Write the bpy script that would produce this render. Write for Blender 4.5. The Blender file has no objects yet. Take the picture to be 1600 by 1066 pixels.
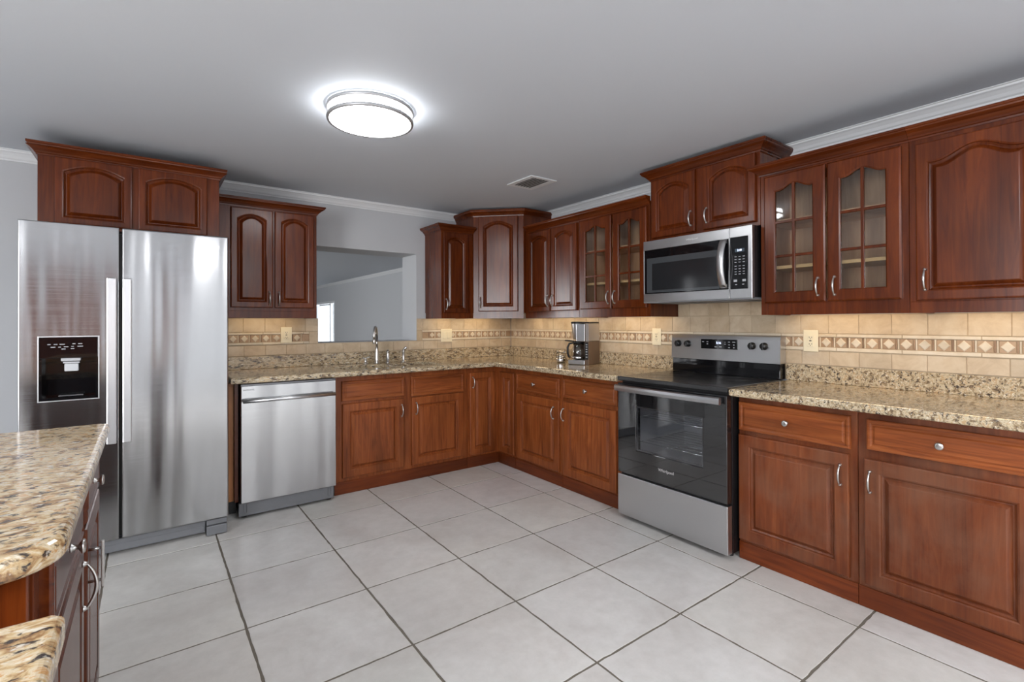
import bpy, bmesh, math, random
from mathutils import Vector, Matrix
random.seed(7)
PI = math.pi
scene = bpy.context.scene
COL = scene.collection

# ------------------------------------------------------------------ camera
def make_camera():
    yaw, pitch, roll = -0.6366, 0.0051, -0.0034
    fw = Vector((-math.sin(yaw), math.cos(yaw), 0)); rt = Vector((math.cos(yaw), math.sin(yaw), 0)); up = Vector((0, 0, 1))
    f2 = fw * math.cos(pitch) + up * math.sin(pitch)
    u2 = up * math.cos(pitch) - fw * math.sin(pitch)
    r3 = rt * math.cos(roll) + u2 * math.sin(roll)
    u3 = u2 * math.cos(roll) - rt * math.sin(roll)
    cam = bpy.data.cameras.new('camera'); o = bpy.data.objects.new('camera', cam); COL.objects.link(o)
    m = Matrix.Identity(4)
    for i in range(3):
        m[i][0] = r3[i]; m[i][1] = u3[i]; m[i][2] = -f2[i]
    m[0][3], m[1][3], m[2][3] = -3.1242, -4.2434, 1.2666
    o.matrix_world = m
    cam.sensor_fit = 'HORIZONTAL'; cam.sensor_width = 36.0
    cam.lens = 769.8579 / 1600 * 36.0
    cam.shift_y = -33.4682 / 1600
    cam.clip_start = 0.02
    scene.camera = o
make_camera()

# ------------------------------------------------------------------ world, lights, exposure
vs = scene.view_settings
vs.view_transform = 'Standard'; vs.look = 'None'; vs.gamma = 1.0; vs.use_curve_mapping = False
vs.exposure = 0.58
W = bpy.data.worlds.new('world'); scene.world = W; W.use_nodes = True
W.node_tree.nodes['Background'].inputs[0].default_value = (0.80, 0.90, 1.0, 1)
W.node_tree.nodes['Background'].inputs[1].default_value = 0.25
scene.cycles.max_bounces = 10; scene.cycles.diffuse_bounces = 5; scene.cycles.glossy_bounces = 5
scene.cycles.transmission_bounces = 8; scene.cycles.transparent_max_bounces = 8
scene.cycles.sample_clamp_indirect = 6.0
scene.cycles.caustics_reflective = False; scene.cycles.caustics_refractive = False
scene.cycles.use_denoising = True

def area(name, loc, direction, sx, sy, power, color):
    l = bpy.data.lights.new(name, 'AREA'); l.shape = 'RECTANGLE'; l.size = sx; l.size_y = sy
    l.energy = power; l.color = color
    o = bpy.data.objects.new(name, l); COL.objects.link(o)
    o.location = loc
    d = Vector(direction)
    o.rotation_euler = d.to_track_quat('-Z', 'Z' if abs(d.z) < .9 else 'Y').to_euler()
    return o
DAY = (0.97, 0.98, 1.0)
# daylight through rear, side and entry windows; far-room light is added, unseen
area('window_daylight_rear', (-1.65, -7.28, 1.22), (0, 1, 0), 2.1, 1.9, 10.5, DAY)
area('window_daylight_side', (-6.28, -4.4, 1.25), (1, 0, 0), 3.0, 1.9, 205, DAY)
area('added_light_far_room', (-6.28, 5.2, 1.25), (1, 0, 0), 3.0, 1.8, 245, DAY)  # unseen light added to brighten the far room
area('window_daylight_entry', (1.10, 10.0, 1.15), (-1, 0, 0), 1.8, 1.7, 40, DAY)
# unseen fill lights added behind the camera to brighten the room
for lx, ly in ((-2.1, -6.2), (-5.2, -5.6)):
    o = area('unseen_fill_light', (lx, ly, 2.30), (0, 0, -1), .9, .9, 58, (.98, .98, 1.0)); o.rotation_euler = (0, 0, 0)
# warm under-cabinet strips
WARM = (1.0, 0.76, 0.46)
def strip(x0, y0, x1, y1, power):
    horiz = abs(x1 - x0) > abs(y1 - y0)
    L = math.hypot(x1 - x0, y1 - y0)
    o = area('under_cabinet_strip', ((x0 + x1) / 2, (y0 + y1) / 2, 1.343), (0, 0, -1), L if horiz else .03, .03 if horiz else L, power, WARM)
    o.rotation_euler = (0, 0, 0)
strip(-2.62, -.13, -2.16, -.13, .42)
strip(-0.95, -.13, -0.30, -.13, .78)
strip(-.13, -.40, -.13, -1.30, .95)
strip(-.13, -1.42, -.13, -2.00, .62)
strip(-.13, -2.90, -.13, -3.46, .56)
strip(-.13, -3.56, -.13, -3.95, .40)

# ------------------------------------------------------------------ node materials
def lin(c):
    c /= 255.0
    return c / 12.92 if c <= 0.04045 else ((c + 0.055) / 1.055) ** 2.4
def rgb(r, g, b): return (lin(r), lin(g), lin(b), 1)
class NT:
    def __init__(s, name):
        s.m = bpy.data.materials.new(name); s.m.use_nodes = True
        s.t = s.m.node_tree; s.b = s.t.nodes['Principled BSDF']
    def n(s, typ, **kw):
        o = s.t.nodes.new(typ)
        for k, v in kw.items():
            if k.startswith('_'): setattr(o, k[1:], v)
            else:
                key = k.replace('__', ' ')
                o.inputs[key].default_value = v
        return o
    def l(s, a, b): s.t.links.new(a, b)
    def set(s, **kw):
        for k, v in kw.items(): s.b.inputs[k.replace('__', ' ')].default_value = v
        return s
    def ramp(s, stops):
        r = s.n('ShaderNodeValToRGB'); e = r.color_ramp.elements
        while len(e) > 1: e.remove(e[0])
        e[0].position = stops[0][0]; e[0].color = stops[0][1]
        for p, c in stops[1:]:
            q = e.new(p); q.color = c
        return r
    def coords(s, scale, rot=(0, 0, 0), rand=True):
        tc = s.n('ShaderNodeTexCoord'); mp = s.n('ShaderNodeMapping')
        mp.inputs['Scale'].default_value = scale; mp.inputs['Rotation'].default_value = rot
        if rand:
            oi = s.n('ShaderNodeObjectInfo'); ml = s.n('ShaderNodeVectorMath', _operation='SCALE')
            ml.inputs[0].default_value = (7.3, 5.1, 9.7); s.l(oi.outputs['Random'], ml.inputs['Scale'])
            ad = s.n('ShaderNodeVectorMath', _operation='ADD')
            s.l(tc.outputs['Object'], ad.inputs[0]); s.l(ml.outputs[0], ad.inputs[1]); s.l(ad.outputs[0], mp.inputs[0])
        else:
            s.l(tc.outputs['Object'], mp.inputs[0])
        return mp.outputs[0]
    def noise(s, vec, scale, detail=4, rough=.55, dist=0):
        o = s.n('ShaderNodeTexNoise', Scale=scale, Detail=detail, Roughness=rough, Distortion=dist); s.l(vec, o.inputs['Vector']); return o
    def mix(s, fac, a, b, mode='MIX'):
        o = s.n('ShaderNodeMix', _data_type='RGBA', _blend_type=mode)
        if isinstance(fac, (int, float)): o.inputs[0].default_value = fac
        else: s.l(fac, o.inputs[0])
        for i, v in ((6, a), (7, b)):
            if isinstance(v, tuple): o.inputs[i].default_value = v
            else: s.l(v, o.inputs[i])
        return o.outputs[2]
    def bump(s, h, strength, dist=.002):
        b = s.n('ShaderNodeBump', Strength=strength, Distance=dist); s.l(h, b.inputs['Height']); s.l(b.outputs[0], s.b.inputs['Normal'])

def simple(name, col, rough=.5, metal=0., **kw):
    t = NT(name); t.set(Base__Color=col, Roughness=rough, Metallic=metal, **kw); return t.m

def wood(name, axis, dark, mid, light, rough=.23, worn=0.0):
    t = NT(name)
    sc = [20, 20, 20]; sc['xyz'.index(axis)] = 1.3
    v = t.coords(tuple(sc))
    g = t.noise(v, 1.6, 7, .62, 1.4)
    sc2 = [5, 5, 5]; sc2['xyz'.index(axis)] = 1.2
    v2 = t.coords(tuple(sc2))
    c = t.noise(v2, 1.1, 3, .5, .4)
    r1 = t.ramp([(.24, dark), (.5, mid), (.78, light)]); t.l(g.outputs[0], r1.inputs[0])
    r2 = t.ramp([(.20, (.50, .45, .42, 1)), (.82, (1.36, 1.30, 1.20, 1))]); t.l(c.outputs[0], r2.inputs[0])
    out = t.mix(1.0, r1.outputs[0], r2.outputs[0], 'MULTIPLY')
    if worn:
        v3 = t.coords((3.4, 3.4, 2.6)); w = t.noise(v3, 1.3, 6, .62, .3)
        r3 = t.ramp([(.44, (0, 0, 0, 1)), (.66, (worn, worn, worn, 1))]); t.l(w.outputs[0], r3.inputs[0])
        out = t.mix(r3.outputs[0], out, rgb(128, 92, 72))
    t.l(out, t.b.inputs['Base Color'])
    v4 = t.coords((6, 6, 6)); rn = t.noise(v4, 1.0, 3)
    mr = t.n('ShaderNodeMapRange'); mr.inputs['To Min'].default_value = rough - .02; mr.inputs['To Max'].default_value = rough + .03
    t.l(rn.outputs[0], mr.inputs[0]); t.l(mr.outputs[0], t.b.inputs['Roughness'])
    t.bump(g.outputs[0], .02, .001)
    t.set(Specular__IOR__Level=.36)
    return t.m
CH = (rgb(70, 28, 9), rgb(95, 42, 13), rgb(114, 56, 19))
M = {}
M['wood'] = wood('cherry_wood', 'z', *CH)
LO = (rgb(104, 50, 24), rgb(146, 80, 41), rgb(168, 102, 58))  # faded lower wood, also lightened to make up for weak light down low
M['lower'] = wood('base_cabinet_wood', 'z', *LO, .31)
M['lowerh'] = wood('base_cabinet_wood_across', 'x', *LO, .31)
M['toe'] = wood('toe_board_wood', 'x', rgb(84, 36, 14), rgb(118, 56, 24), rgb(134, 70, 32), .31)
M['woodh'] = wood('cherry_wood_across', 'x', *CH)
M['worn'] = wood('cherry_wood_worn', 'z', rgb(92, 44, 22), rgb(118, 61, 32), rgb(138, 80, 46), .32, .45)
M['inside'] = wood('cabinet_interior', 'z', rgb(178, 142, 110), rgb(200, 164, 130), rgb(214, 182, 148), .5)
M['shelf'] = simple('shelf_edge', rgb(205, 170, 120), .5)
M['panelmaple'] = wood('end_panel_wood', 'z', rgb(140, 88, 52), rgb(172, 116, 74), rgb(190, 138, 92), .4)

def granite(name, rot, stretch=(1.0, 2.6, 2.6), k=1.0, tan=False):
    t = NT(name)
    v = t.coords(stretch, rot, False)
    n1 = t.noise(v, 17 * k, 7, .62, .9)
    r1 = t.ramp([(.30, rgb(84, 74, 66)), (.40, rgb(140, 118, 92)), (.47, rgb(178, 158, 126)), (.55, rgb(208, 194, 166)), (.63, rgb(186, 152, 108)), (.72, rgb(220, 210, 190)), (.82, rgb(232, 226, 214))] if not tan else [(.30, rgb(92, 72, 60)), (.40, rgb(160, 122, 84)), (.48, rgb(206, 176, 130)), (.55, rgb(222, 206, 176)), (.62, rgb(204, 152, 92)), (.70, rgb(226, 210, 182)), (.82, rgb(238, 232, 220))])
    t.l(n1.outputs[0], r1.inputs[0])
    n2 = t.noise(v, 34 * k, 5, .6, .5)
    r2 = t.ramp([(.37, (1, 1, 1, 1)), (.45, (0, 0, 0, 1))]); t.l(n2.outputs[0], r2.inputs[0])
    c = t.mix(r2.outputs[0], r1.outputs[0], rgb(70, 62, 58))
    n3 = t.noise(v, 46 * k, 3, .5)
    r3 = t.ramp([(.60, (0, 0, 0, 1)), (.68, (.8, .8, .8, 1))]); t.l(n3.outputs[0], r3.inputs[0])
    c = t.mix(r3.outputs[0], c, rgb(236, 228, 212))
    t.l(c, t.b.inputs['Base Color']); t.set(Roughness=.11)
    return t.m
M['granite'] = granite('granite', (0.5, 0.35, 0.55))
M['granite_near'] = granite('granite_streaked', (0, 0, -.2), (1.0, 1.55, 1.55), 1.25, True)

def steel(name, base=.60, rough=.24, vertical=True, wav=.10):
    t = NT(name)
    t.set(Base__Color=(base, base * 1.005, base * 1.02, 1), Metallic=1.0, Roughness=rough)
    v = t.coords((3.2, 3.2, .22) if vertical else (.25, .25, 3.0))
    n = t.noise(v, 1.5, 2, .45)
    v2 = t.coords((2, 2, 260)); n2 = t.noise(v2, 1.0, 2)
    mr = t.n('ShaderNodeMapRange'); mr.inputs['To Min'].default_value = rough - .04; mr.inputs['To Max'].default_value = rough + .06
    t.l(n2.outputs[0], mr.inputs[0]); t.l(mr.outputs[0], t.b.inputs['Roughness'])
    t.bump(n.outputs[0], wav, .05)
    t.set(Anisotropic=.0)
    tg = t.n('ShaderNodeTangent', _direction_type='RADIAL', _axis='Z'); t.l(tg.outputs[0], t.b.inputs['Tangent'])
    return t.m
M['steel'] = steel('brushed_steel', .53, .20, True, .35)
M['steel_dark'] = steel('brushed_steel_fridge', .385, .17, True, .40)
M['steelflat'] = steel('brushed_steel_plain', .60, .30, True, .02)
M['handle'] = simple('satin_nickel', (.62, .61, .59, 1), .28, 1.0)
M['ringmetal'] = simple('brushed_ring', (.46, .46, .47, 1), .45, .6)
M['chrome'] = simple('chrome', (.75, .75, .75, 1), .10, 1.0)
M['barsteel'] = simple('handle_steel', (.74, .745, .76, 1), .32, 1.0)
M['darksteel'] = simple('dark_steel', (.20, .20, .21, 1), .35, 1.0)
M['greymetal'] = simple('grey_painted_metal', rgb(118, 120, 124), .45)
M['black'] = simple('black_plastic', (.008, .008, .009, 1), .35)
M['blackglass'] = simple('black_glass', (.006, .006, .007, 1), .04)
M['cooktop'] = simple('cooktop_glass', (.020, .020, .021, 1), .20, 0, IOR=1.75)
M['mwwindow'] = simple('oven_mesh_window', (.055, .06, .065, 1), .12)
M['ovenglass'] = NT('oven_glass').set(Base__Color=(.42, .43, .45, 1), Roughness=.02, Transmission__Weight=1.0, IOR=1.25).m
M['ovencav'] = simple('oven_enamel', (.50, .50, .51, 1), .35)
M['ovendoor'] = simple('oven_door_black', (.008, .008, .009, 1), .03, 0, IOR=1.95)
M['ring'] = simple('burner_mark', (.07, .07, .072, 1), .20, 0, IOR=1.75)
M['glyph'] = simple('key_print', rgb(170, 172, 176), .5)
t = NT('lit_digits'); t.set(Base__Color=(.1, .1, .1, 1), Emission__Color=(.62, .70, 1, 1), Emission__Strength=2.2); M['digits'] = t.m
M['logo'] = simple('logo_silver', (.8, .8, .8, 1), .3, .6)
M['logodark'] = simple('logo_grey', rgb(44, 46, 50), .5)
M['cream'] = simple('cream_plastic', rgb(238, 228, 200), .35)
M['slot'] = simple('outlet_slot', rgb(60, 54, 44), .6)
M['white'] = simple('white_trim', rgb(226, 228, 230), .4)
M['plasticwhite'] = simple('light_grey_plastic', rgb(205, 207, 210), .35)
M['taupe'] = simple('taupe_metal', rgb(112, 92, 76), .4, .35)
M['glass'] = NT('clear_glass').set(Base__Color=(.96, .97, .97, 1), Roughness=.0, Transmission__Weight=1.0, IOR=1.45).m
def pane(name, tint, f0=1.45):
    t = NT(name); t.t.nodes.remove(t.b)
    out = t.t.nodes['Material Output']
    tr = t.n('ShaderNodeBsdfTransparent', Color=tint); gl = t.n('ShaderNodeBsdfGlossy', Roughness=.03)
    fr = t.n('ShaderNodeFresnel', IOR=f0); ge = t.n('ShaderNodeNewGeometry')
    mr = t.n('ShaderNodeMapRange'); mr.inputs['To Min'].default_value = f0; mr.inputs['To Max'].default_value = 1 / f0
    t.l(ge.outputs['Backfacing'], mr.inputs[0]); t.l(mr.outputs[0], fr.inputs['IOR']); mx = t.n('ShaderNodeMixShader')
    t.l(fr.outputs[0], mx.inputs[0]); t.l(tr.outputs[0], mx.inputs[1]); t.l(gl.outputs[0], mx.inputs[2]); t.l(mx.outputs[0], out.inputs[0])
    return t.m
M['pane'] = pane('window_glass', (.93, .94, .94, 1), 1.6)
M['ovenglass'] = pane('oven_door_glass', (.84, .85, .87, 1), 1.8)
M['reservoir'] = NT('frosted_plastic').set(Base__Color=(.86, .80, .77, 1), Roughness=.35, Transmission__Weight=.7, IOR=1.3).m
t = NT('lamp_diffuser'); t.set(Base__Color=(.9, .9, .9, 1), Emission__Color=(.97, .985, 1, 1), Emission__Strength=13.0); M['lamp'] = t.m

def paint(name, col, rough=.55):
    t = NT(name); t.set(Base__Color=col, Roughness=rough)
    v = t.coords((30, 30, 30), rand=False); n = t.noise(v, 3, 3); t.bump(n.outputs[0], .03, .001)
    return t.m
M['ceil'] = paint('ceiling_paint', rgb(206, 211, 218), .7)
M['wallpaint'] = paint('wall_paint', rgb(193, 195, 198), .6)

t = NT('floor_tile')
v = t.coords((1, 1, 1), rand=False)
n1 = t.noise(v, 2.2, 8, .62, .6); n2 = t.noise(v, 14, 6, .7)
r1 = t.ramp([(.30, rgb(216, 212, 208)), (.52, rgb(229, 227, 224)), (.72, rgb(236, 235, 232))]); t.l(n1.outputs[0], r1.inputs[0])
r2 = t.ramp([(.3, (.92, .92, .91, 1)), (.62, (1.02, 1.02, 1.02, 1))]); t.l(n2.outputs[0], r2.inputs[0])
at = t.n('ShaderNodeAttribute', _attribute_name='tint')
c = t.mix(1.0, t.mix(1.0, r1.outputs[0], r2.outputs[0], 'MULTIPLY'), at.outputs['Color'], 'MULTIPLY')
t.l(c, t.b.inputs['Base Color']); t.set(Roughness=.38); t.bump(n2.outputs[0], .04, .001); M['floortile'] = t.m
M['grout'] = paint('floor_grout', rgb(120, 113, 102), .9)

def travertine(name, a, b, c):
    t = NT(name)
    v = t.coords((1, 1, 1), rand=False)
    n1 = t.noise(v, 9, 7, .65, .5)
    r1 = t.ramp([(.30, a), (.5, b), (.72, c)]); t.l(n1.outputs[0], r1.inputs[0])
    at = t.n('ShaderNodeAttribute', _attribute_name='tint')
    o = t.mix(1.0, r1.outputs[0], at.outputs['Color'], 'MULTIPLY')
    t.l(o, t.b.inputs['Base Color']); t.set(Roughness=.42); return t.m
M['trav'] = travertine('travertine', rgb(188, 166, 138), rgb(206, 186, 158), rgb(218, 202, 178))
M['travlight'] = travertine('travertine_light', rgb(210, 194, 168), rgb(222, 208, 186), rgb(232, 222, 204))
M['travdark'] = travertine('travertine_brown', rgb(168, 138, 110), rgb(184, 154, 124), rgb(196, 170, 142))
M['travbar'] = travertine('mosaic_brown', rgb(132, 102, 80), rgb(160, 130, 104), rgb(182, 156, 130))
M['tilegrout'] = paint('tile_grout', rgb(194, 176, 150), .9)
t = NT('blind_white'); t.t.nodes.remove(t.b)
df = t.n('ShaderNodeBsdfDiffuse', Color=(.85, .87, .9, 1)); tl = t.n('ShaderNodeBsdfTranslucent', Color=(.85, .87, .9, 1)); mx = t.n('ShaderNodeMixShader'); mx.inputs[0].default_value = .55
t.l(df.outputs[0], mx.inputs[1]); t.l(tl.outputs[0], mx.inputs[2]); t.l(mx.outputs[0], t.t.nodes['Material Output'].inputs[0]); M['blind'] = t.m
M['sinksteel'] = simple('sink_steel', (.55, .55, .56, 1), .25, 1.0)

# ------------------------------------------------------------------ mesh builder
class MB:
    def __init__(s):
        s.bm = bmesh.new(); s.tint = None
    def _set(s, faces, mi, smooth=False, tint=None):
        for f in faces:
            f.material_index = mi; f.smooth = smooth
        if tint is not None:
            if s.tint is None: s.tint = s.bm.loops.layers.color.new('tint')
            for f in faces:
                for lp in f.loops: lp[s.tint] = (tint[0], tint[1], tint[2], 1)
    def box(s, x0, x1, y0, y1, z0, z1, bev=0, mi=0, seg=2, tint=None):
        bm = bmesh.new()
        vs_ = [bm.verts.new((x, y, z)) for x in (x0, x1) for y in (y0, y1) for z in (z0, z1)]
        for q in ((0, 1, 3, 2), (4, 6, 7, 5), (0, 4, 5, 1), (2, 3, 7, 6), (0, 2, 6, 4), (1, 5, 7, 3)):
            bm.faces.new([vs_[i] for i in q])
        bmesh.ops.recalc_face_normals(bm, faces=bm.faces)
        if bev: bmesh.ops.bevel(bm, geom=list(bm.edges), offset=bev, segments=seg, profile=.5, affect='EDGES')
        s.merge(bm, mi, False, tint)
    def merge(s, bm, mi=0, smooth=False, tint=None, mat=None):
        mp = {}
        for v in bm.verts:
            co = mat @ v.co if mat else v.co
            mp[v] = s.bm.verts.new(co)
        fs = []
        for f in bm.faces:
            try: fs.append(s.bm.faces.new([mp[v] for v in f.verts]))
            except ValueError: pass
        bm.free()
        s._set(fs, mi, smooth, tint)
        return fs
    def loops(s, lps, cap0=True, cap1=True, closed=True, mi=0, smooth=False, tint=None):
        """skin through rings of equal point counts"""
        rings = [[s.bm.verts.new(p) for p in lp] for lp in lps]
        fs = []; n = len(rings[0])
        for a, b in zip(rings, rings[1:]):
            for i in range(n if closed else n - 1):
                j = (i + 1) % n
                try: fs.append(s.bm.faces.new((a[i], a[j], b[j], b[i])))
                except ValueError: pass
        if cap0: fs.append(s.bm.faces.new(rings[0][::-1]))
        if cap1: fs.append(s.bm.faces.new(rings[-1]))
        s._set(fs, mi, smooth, tint)
        return fs
    def lathe(s, prof, origin=(0, 0, 0), axis='z', n=28, mi=0, smooth=True, flip=1):
        """prof: list of (r, h) along the axis"""
        lps = []
        for r, h in prof:
            lp = []
            for i in range(n):
                a = 2 * PI * i / n; c, d = r * math.cos(a), r * math.sin(a)
                p = {'z': (c, d, h), 'y': (c, h, d), 'x': (h, c, d)}[axis]
                lp.append((p[0] + origin[0], p[1] + origin[1], p[2] + origin[2]))
            lps.append(lp)
        ring = prof[0] == prof[-1]
        s.loops(lps, prof[0][0] > 1e-6 and not ring, prof[-1][0] > 1e-6 and not ring, True, mi, smooth)
    def tube(s, pts, r, n=10, mi=0, smooth=True, closed=False):
        pts = [Vector(p) for p in pts]; m = len(pts)
        rr = r if isinstance(r, (list, tuple)) else [r] * m
        lps = []; prev = None
        for i, p in enumerate(pts):
            if closed: t_ = (pts[(i + 1) % m] - pts[i - 1]).normalized()
            else: t_ = (pts[min(i + 1, m - 1)] - pts[max(i - 1, 0)]).normalized()
            if prev is None:
                a = t_.orthogonal().normalized()
            else:
                a = (prev - t_ * prev.dot(t_))
                a = a.normalized() if a.length > 1e-6 else t_.orthogonal().normalized()
            prev = a; b = t_.cross(a)
            lps.append([p + (a * math.cos(2 * PI * k / n) + b * math.sin(2 * PI * k / n)) * rr[i] for k in range(n)])
        if closed:
            lps.append(lps[0]); s.loops(lps, False, False, True, mi, smooth)
        else: s.loops(lps, True, True, True, mi, smooth)
    def prism(s, poly, z0, z1, bev=0, mi=0, seg=3, smooth=False):
        bm = bmesh.new()
        vs_ = [bm.verts.new((x, y, z0)) for x, y in poly]
        f = bm.faces.new(vs_)
        r = bmesh.ops.extrude_face_region(bm, geom=[f])
        for v in r['geom']:
            if isinstance(v, bmesh.types.BMVert): v.co.z = z1
        bmesh.ops.recalc_face_normals(bm, faces=bm.faces)
        if bev:
            es = [e for e in bm.edges if abs(e.verts[0].co.z - e.verts[1].co.z) < 1e-6]
            bmesh.ops.bevel(bm, geom=es, offset=bev, segments=seg, profile=.5, affect='EDGES')
        s.merge(bm, mi, smooth)
    def cells(s, xs, ys, keep, z0, z1, bev=0, mi=0, seg=3):
        """slab made of grid cells (with holes), bevelled along its outline"""
        bm = bmesh.new(); g = {}
        def V(i, j):
            if (i, j) not in g: g[(i, j)] = bm.verts.new((xs[i], ys[j], z0))
            return g[(i, j)]
        fs = []
        for i in range(len(xs) - 1):
            for j in range(len(ys) - 1):
                if keep((xs[i] + xs[i + 1]) / 2, (ys[j] + ys[j + 1]) / 2):
                    fs.append(bm.faces.new((V(i, j), V(i + 1, j), V(i + 1, j + 1), V(i, j + 1))))
        r = bmesh.ops.extrude_face_region(bm, geom=fs)
        for v in r['geom']:
            if isinstance(v, bmesh.types.BMVert): v.co.z = z1
        bmesh.ops.recalc_face_normals(bm, faces=bm.faces)
        if bev:
            es = [e for e in bm.edges if abs(e.verts[0].co.z - e.verts[1].co.z) < 1e-6 and len(e.link_faces) == 2 and abs(e.calc_face_angle(0)) > .5]
            bmesh.ops.bevel(bm, geom=es, offset=bev, segments=seg, profile=.5, affect='EDGES')
        s.merge(bm, mi)
    def sweep(s, path, prof, z0, side=1, closed=False, mi=0):
        """profile (out, up) swept along a horizontal polyline with mitred corners; out is to the right of travel for side=1"""
        P = [Vector((p[0], p[1])) for p in path]; n = len(P); rings = []
        for i in range(n):
            ds = []
            if i > 0: ds.append((P[i] - P[i - 1]).normalized())
            if i < n - 1: ds.append((P[i + 1] - P[i]).normalized())
            ns = [Vector((d.y, -d.x)) * side for d in ds]
            if len(ns) == 2:
                m = (ns[0] + ns[1]); m = m / max(1e-6, m.length); m = m / max(.3, m.dot(ns[0]))
            else: m = ns[0]
            rings.append([(P[i].x + m.x * o, P[i].y + m.y * o, z0 + u) for o, u in prof])
        s.loops(rings, True, True, True, mi)
    def build(s, name, mats, parent=None, loc=None):
        bmesh.ops.recalc_face_normals(s.bm, faces=s.bm.faces)
        if s.tint is not None:
            pass
        me = bpy.data.meshes.new(name); s.bm.to_mesh(me); s.bm.free()
        for m in (mats if isinstance(mats, (list, tuple)) else [mats]): me.materials.append(m)
        o = bpy.data.objects.new(name, me); COL.objects.link(o)
        if parent is not None: o.parent = parent
        if loc: o.location = loc
        return o

def tag(o, label=None, cat=None, group=None, kind=None):
    if label: o['label'] = label
    if cat: o['category'] = cat
    if group: o['group'] = group
    if kind: o['kind'] = kind
    return o
def thing(name, label, cat, loc=(0, 0, 0), rotz=0, group=None):
    o = bpy.data.objects.new(name, None); COL.objects.link(o)
    o.empty_display_size = .05
    o.location = loc; o.rotation_euler = (0, 0, rotz)
    return tag(o, label, cat, group)
def text(body, size, name, mat, parent, loc, rot, extrude=.0006, align='CENTER', shear=0):
    cu = bpy.data.curves.new('lettering', 'FONT'); cu.body = body; cu.size = size; cu.extrude = extrude
    cu.align_x = align; cu.align_y = 'CENTER'; cu.shear = shear; cu.resolution_u = 2
    o = bpy.data.objects.new('lettering', cu); COL.objects.link(o)
    bpy.context.view_layer.update()
    me = bpy.data.meshes.new_from_object(o.evaluated_get(bpy.context.evaluated_depsgraph_get()))
    bpy.data.objects.remove(o); bpy.data.curves.remove(cu)
    me.name = name; me.materials.clear(); me.materials.append(mat)
    r = bpy.data.objects.new(name, me); COL.objects.link(r); r.parent = parent; r.location = loc; r.rotation_euler = rot
    return r
FRONT = (PI / 2, 0, 0)          # lettering that faces local -y

# ------------------------------------------------------------------ the room
CEIL = 2.3255
def struct(mb, name, mat, label=None, cat=None):
    o = mb.build(name, mat); o['kind'] = 'structure'
    if label: o['label'] = label
    if cat: o['category'] = cat
    return o
# floor: every tile a slightly irregular slab over the grout bed
b = MB()
b.box(-6.4, 1.3, -7.4, 13.2, -.10, -.0025, mi=1, tint=(1, 1, 1))
gx = [-5.83, -5.325, -4.82, -4.31, -3.805, -3.30, -2.795, -2.285, -1.780, -1.266, -.757, -.250, .2]
gy = [.08, -.425, -.929, -1.438, -1.938, -2.446, -2.950, -3.449, -3.955, -4.46, -4.97, -5.475, -5.98, -6.49, -7.0, -7.4]
def tile_slab(x0, x1, y0, y1):
    g = .0050; x0 += g; x1 -= g; y0 += g; y1 -= g; n = 14
    def edge(ax, ay, bx, by):
        r = []
        for i in range(n):
            t_ = i / n; j = random.gauss(0, .0009) if i else 0
            nx, ny = (by - ay), -(bx - ax); L = math.hypot(nx, ny)
            r.append((ax + (bx - ax) * t_ + nx / L * j, ay + (by - ay) * t_ + ny / L * j))
        return r
    ring = edge(x0, y0, x1, y0) + edge(x1, y0, x1, y1) + edge(x1, y1, x0, y1) + edge(x0, y1, x0, y0)
    cx, cy = (x0 + x1) / 2, (y0 + y1) / 2
    def shr(d, z): return [(cx + (x - cx) * (1 - d / (x1 - x0) * 2), cy + (y - cy) * (1 - d / (y1 - y0) * 2), z) for x, y in ring]
    k = random.uniform(.965, 1.02)
    b.loops([shr(0, -.0024), shr(0, -.0008), shr(.0012, 0)], False, True, True, 0, False, (k, k * random.uniform(.995, 1.003), k * random.uniform(.985, 1.0)))
for i in range(len(gx) - 1):
    for j in range(len(gy) - 1):
        tile_slab(gx[i], min(gx[i + 1], 0.0), gy[j + 1], min(gy[j], 0))
struct(b, 'floor', [M['floortile'], M['grout']], 'pale grey ceramic tile floor with dark grout lines', 'floor')

b = MB(); b.box(-6.4, 1.3, -7.4, 13.2, CEIL, CEIL + .12)
struct(b, 'ceiling', M['ceil'], 'smooth grey-white painted ceiling', 'ceiling')
def wall(name, axis, c0, c1, us, zs, keep, label):
    """wall of boxes; axis = direction of its thickness"""
    b = MB()
    for i in range(len(us) - 1):
        for j in range(len(zs) - 1):
            if keep((us[i] + us[i + 1]) / 2, (zs[j] + zs[j + 1]) / 2):
                if axis == 'y': b.box(us[i], us[i + 1], c0, c1, zs[j], zs[j + 1])
                else: b.box(c0, c1, us[i], us[i + 1], zs[j], zs[j + 1])
    bmesh.ops.remove_doubles(b.bm, verts=b.bm.verts, dist=1e-5)
    return struct(b, name, M['wallpaint'], label, 'wall')
OX0, OX1, OZ0, OZ1 = -2.02, -1.101, 1.098, 1.906
wall('wall_back', 'y', 0, .31, [-6.3, OX0, OX1, 1.0], [0, OZ0, OZ1, CEIL], lambda u, z: not (OX0 < u < OX1 and OZ0 < z < OZ1), 'light grey back wall with a pass-through opening above the sink')
wall('wall_right', 'x', 0, .12, [-7.3, 0], [0, CEIL], lambda u, z: True, 'light grey wall behind the range')
wall('wall_left', 'x', -6.3, -6.18, [-7.3, -5.9, -2.9, 0, 3.7, 6.7, 12.6], [0, .3, 2.2, CEIL], lambda u, z: not (.3 < z < 2.2 and (-5.9 < u < -2.9 or 3.7 < u < 6.7)), 'light grey side wall with a wide window and an added far-room opening')
wall('wall_rear', 'y', -7.3, -7.18, [-6.3, -2.7, -.6, .12], [0, .27, 2.17, CEIL], lambda u, z: not (.27 < z < 2.17 and -2.7 < u < -.6), 'light grey wall with windows opposite the sink')
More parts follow.
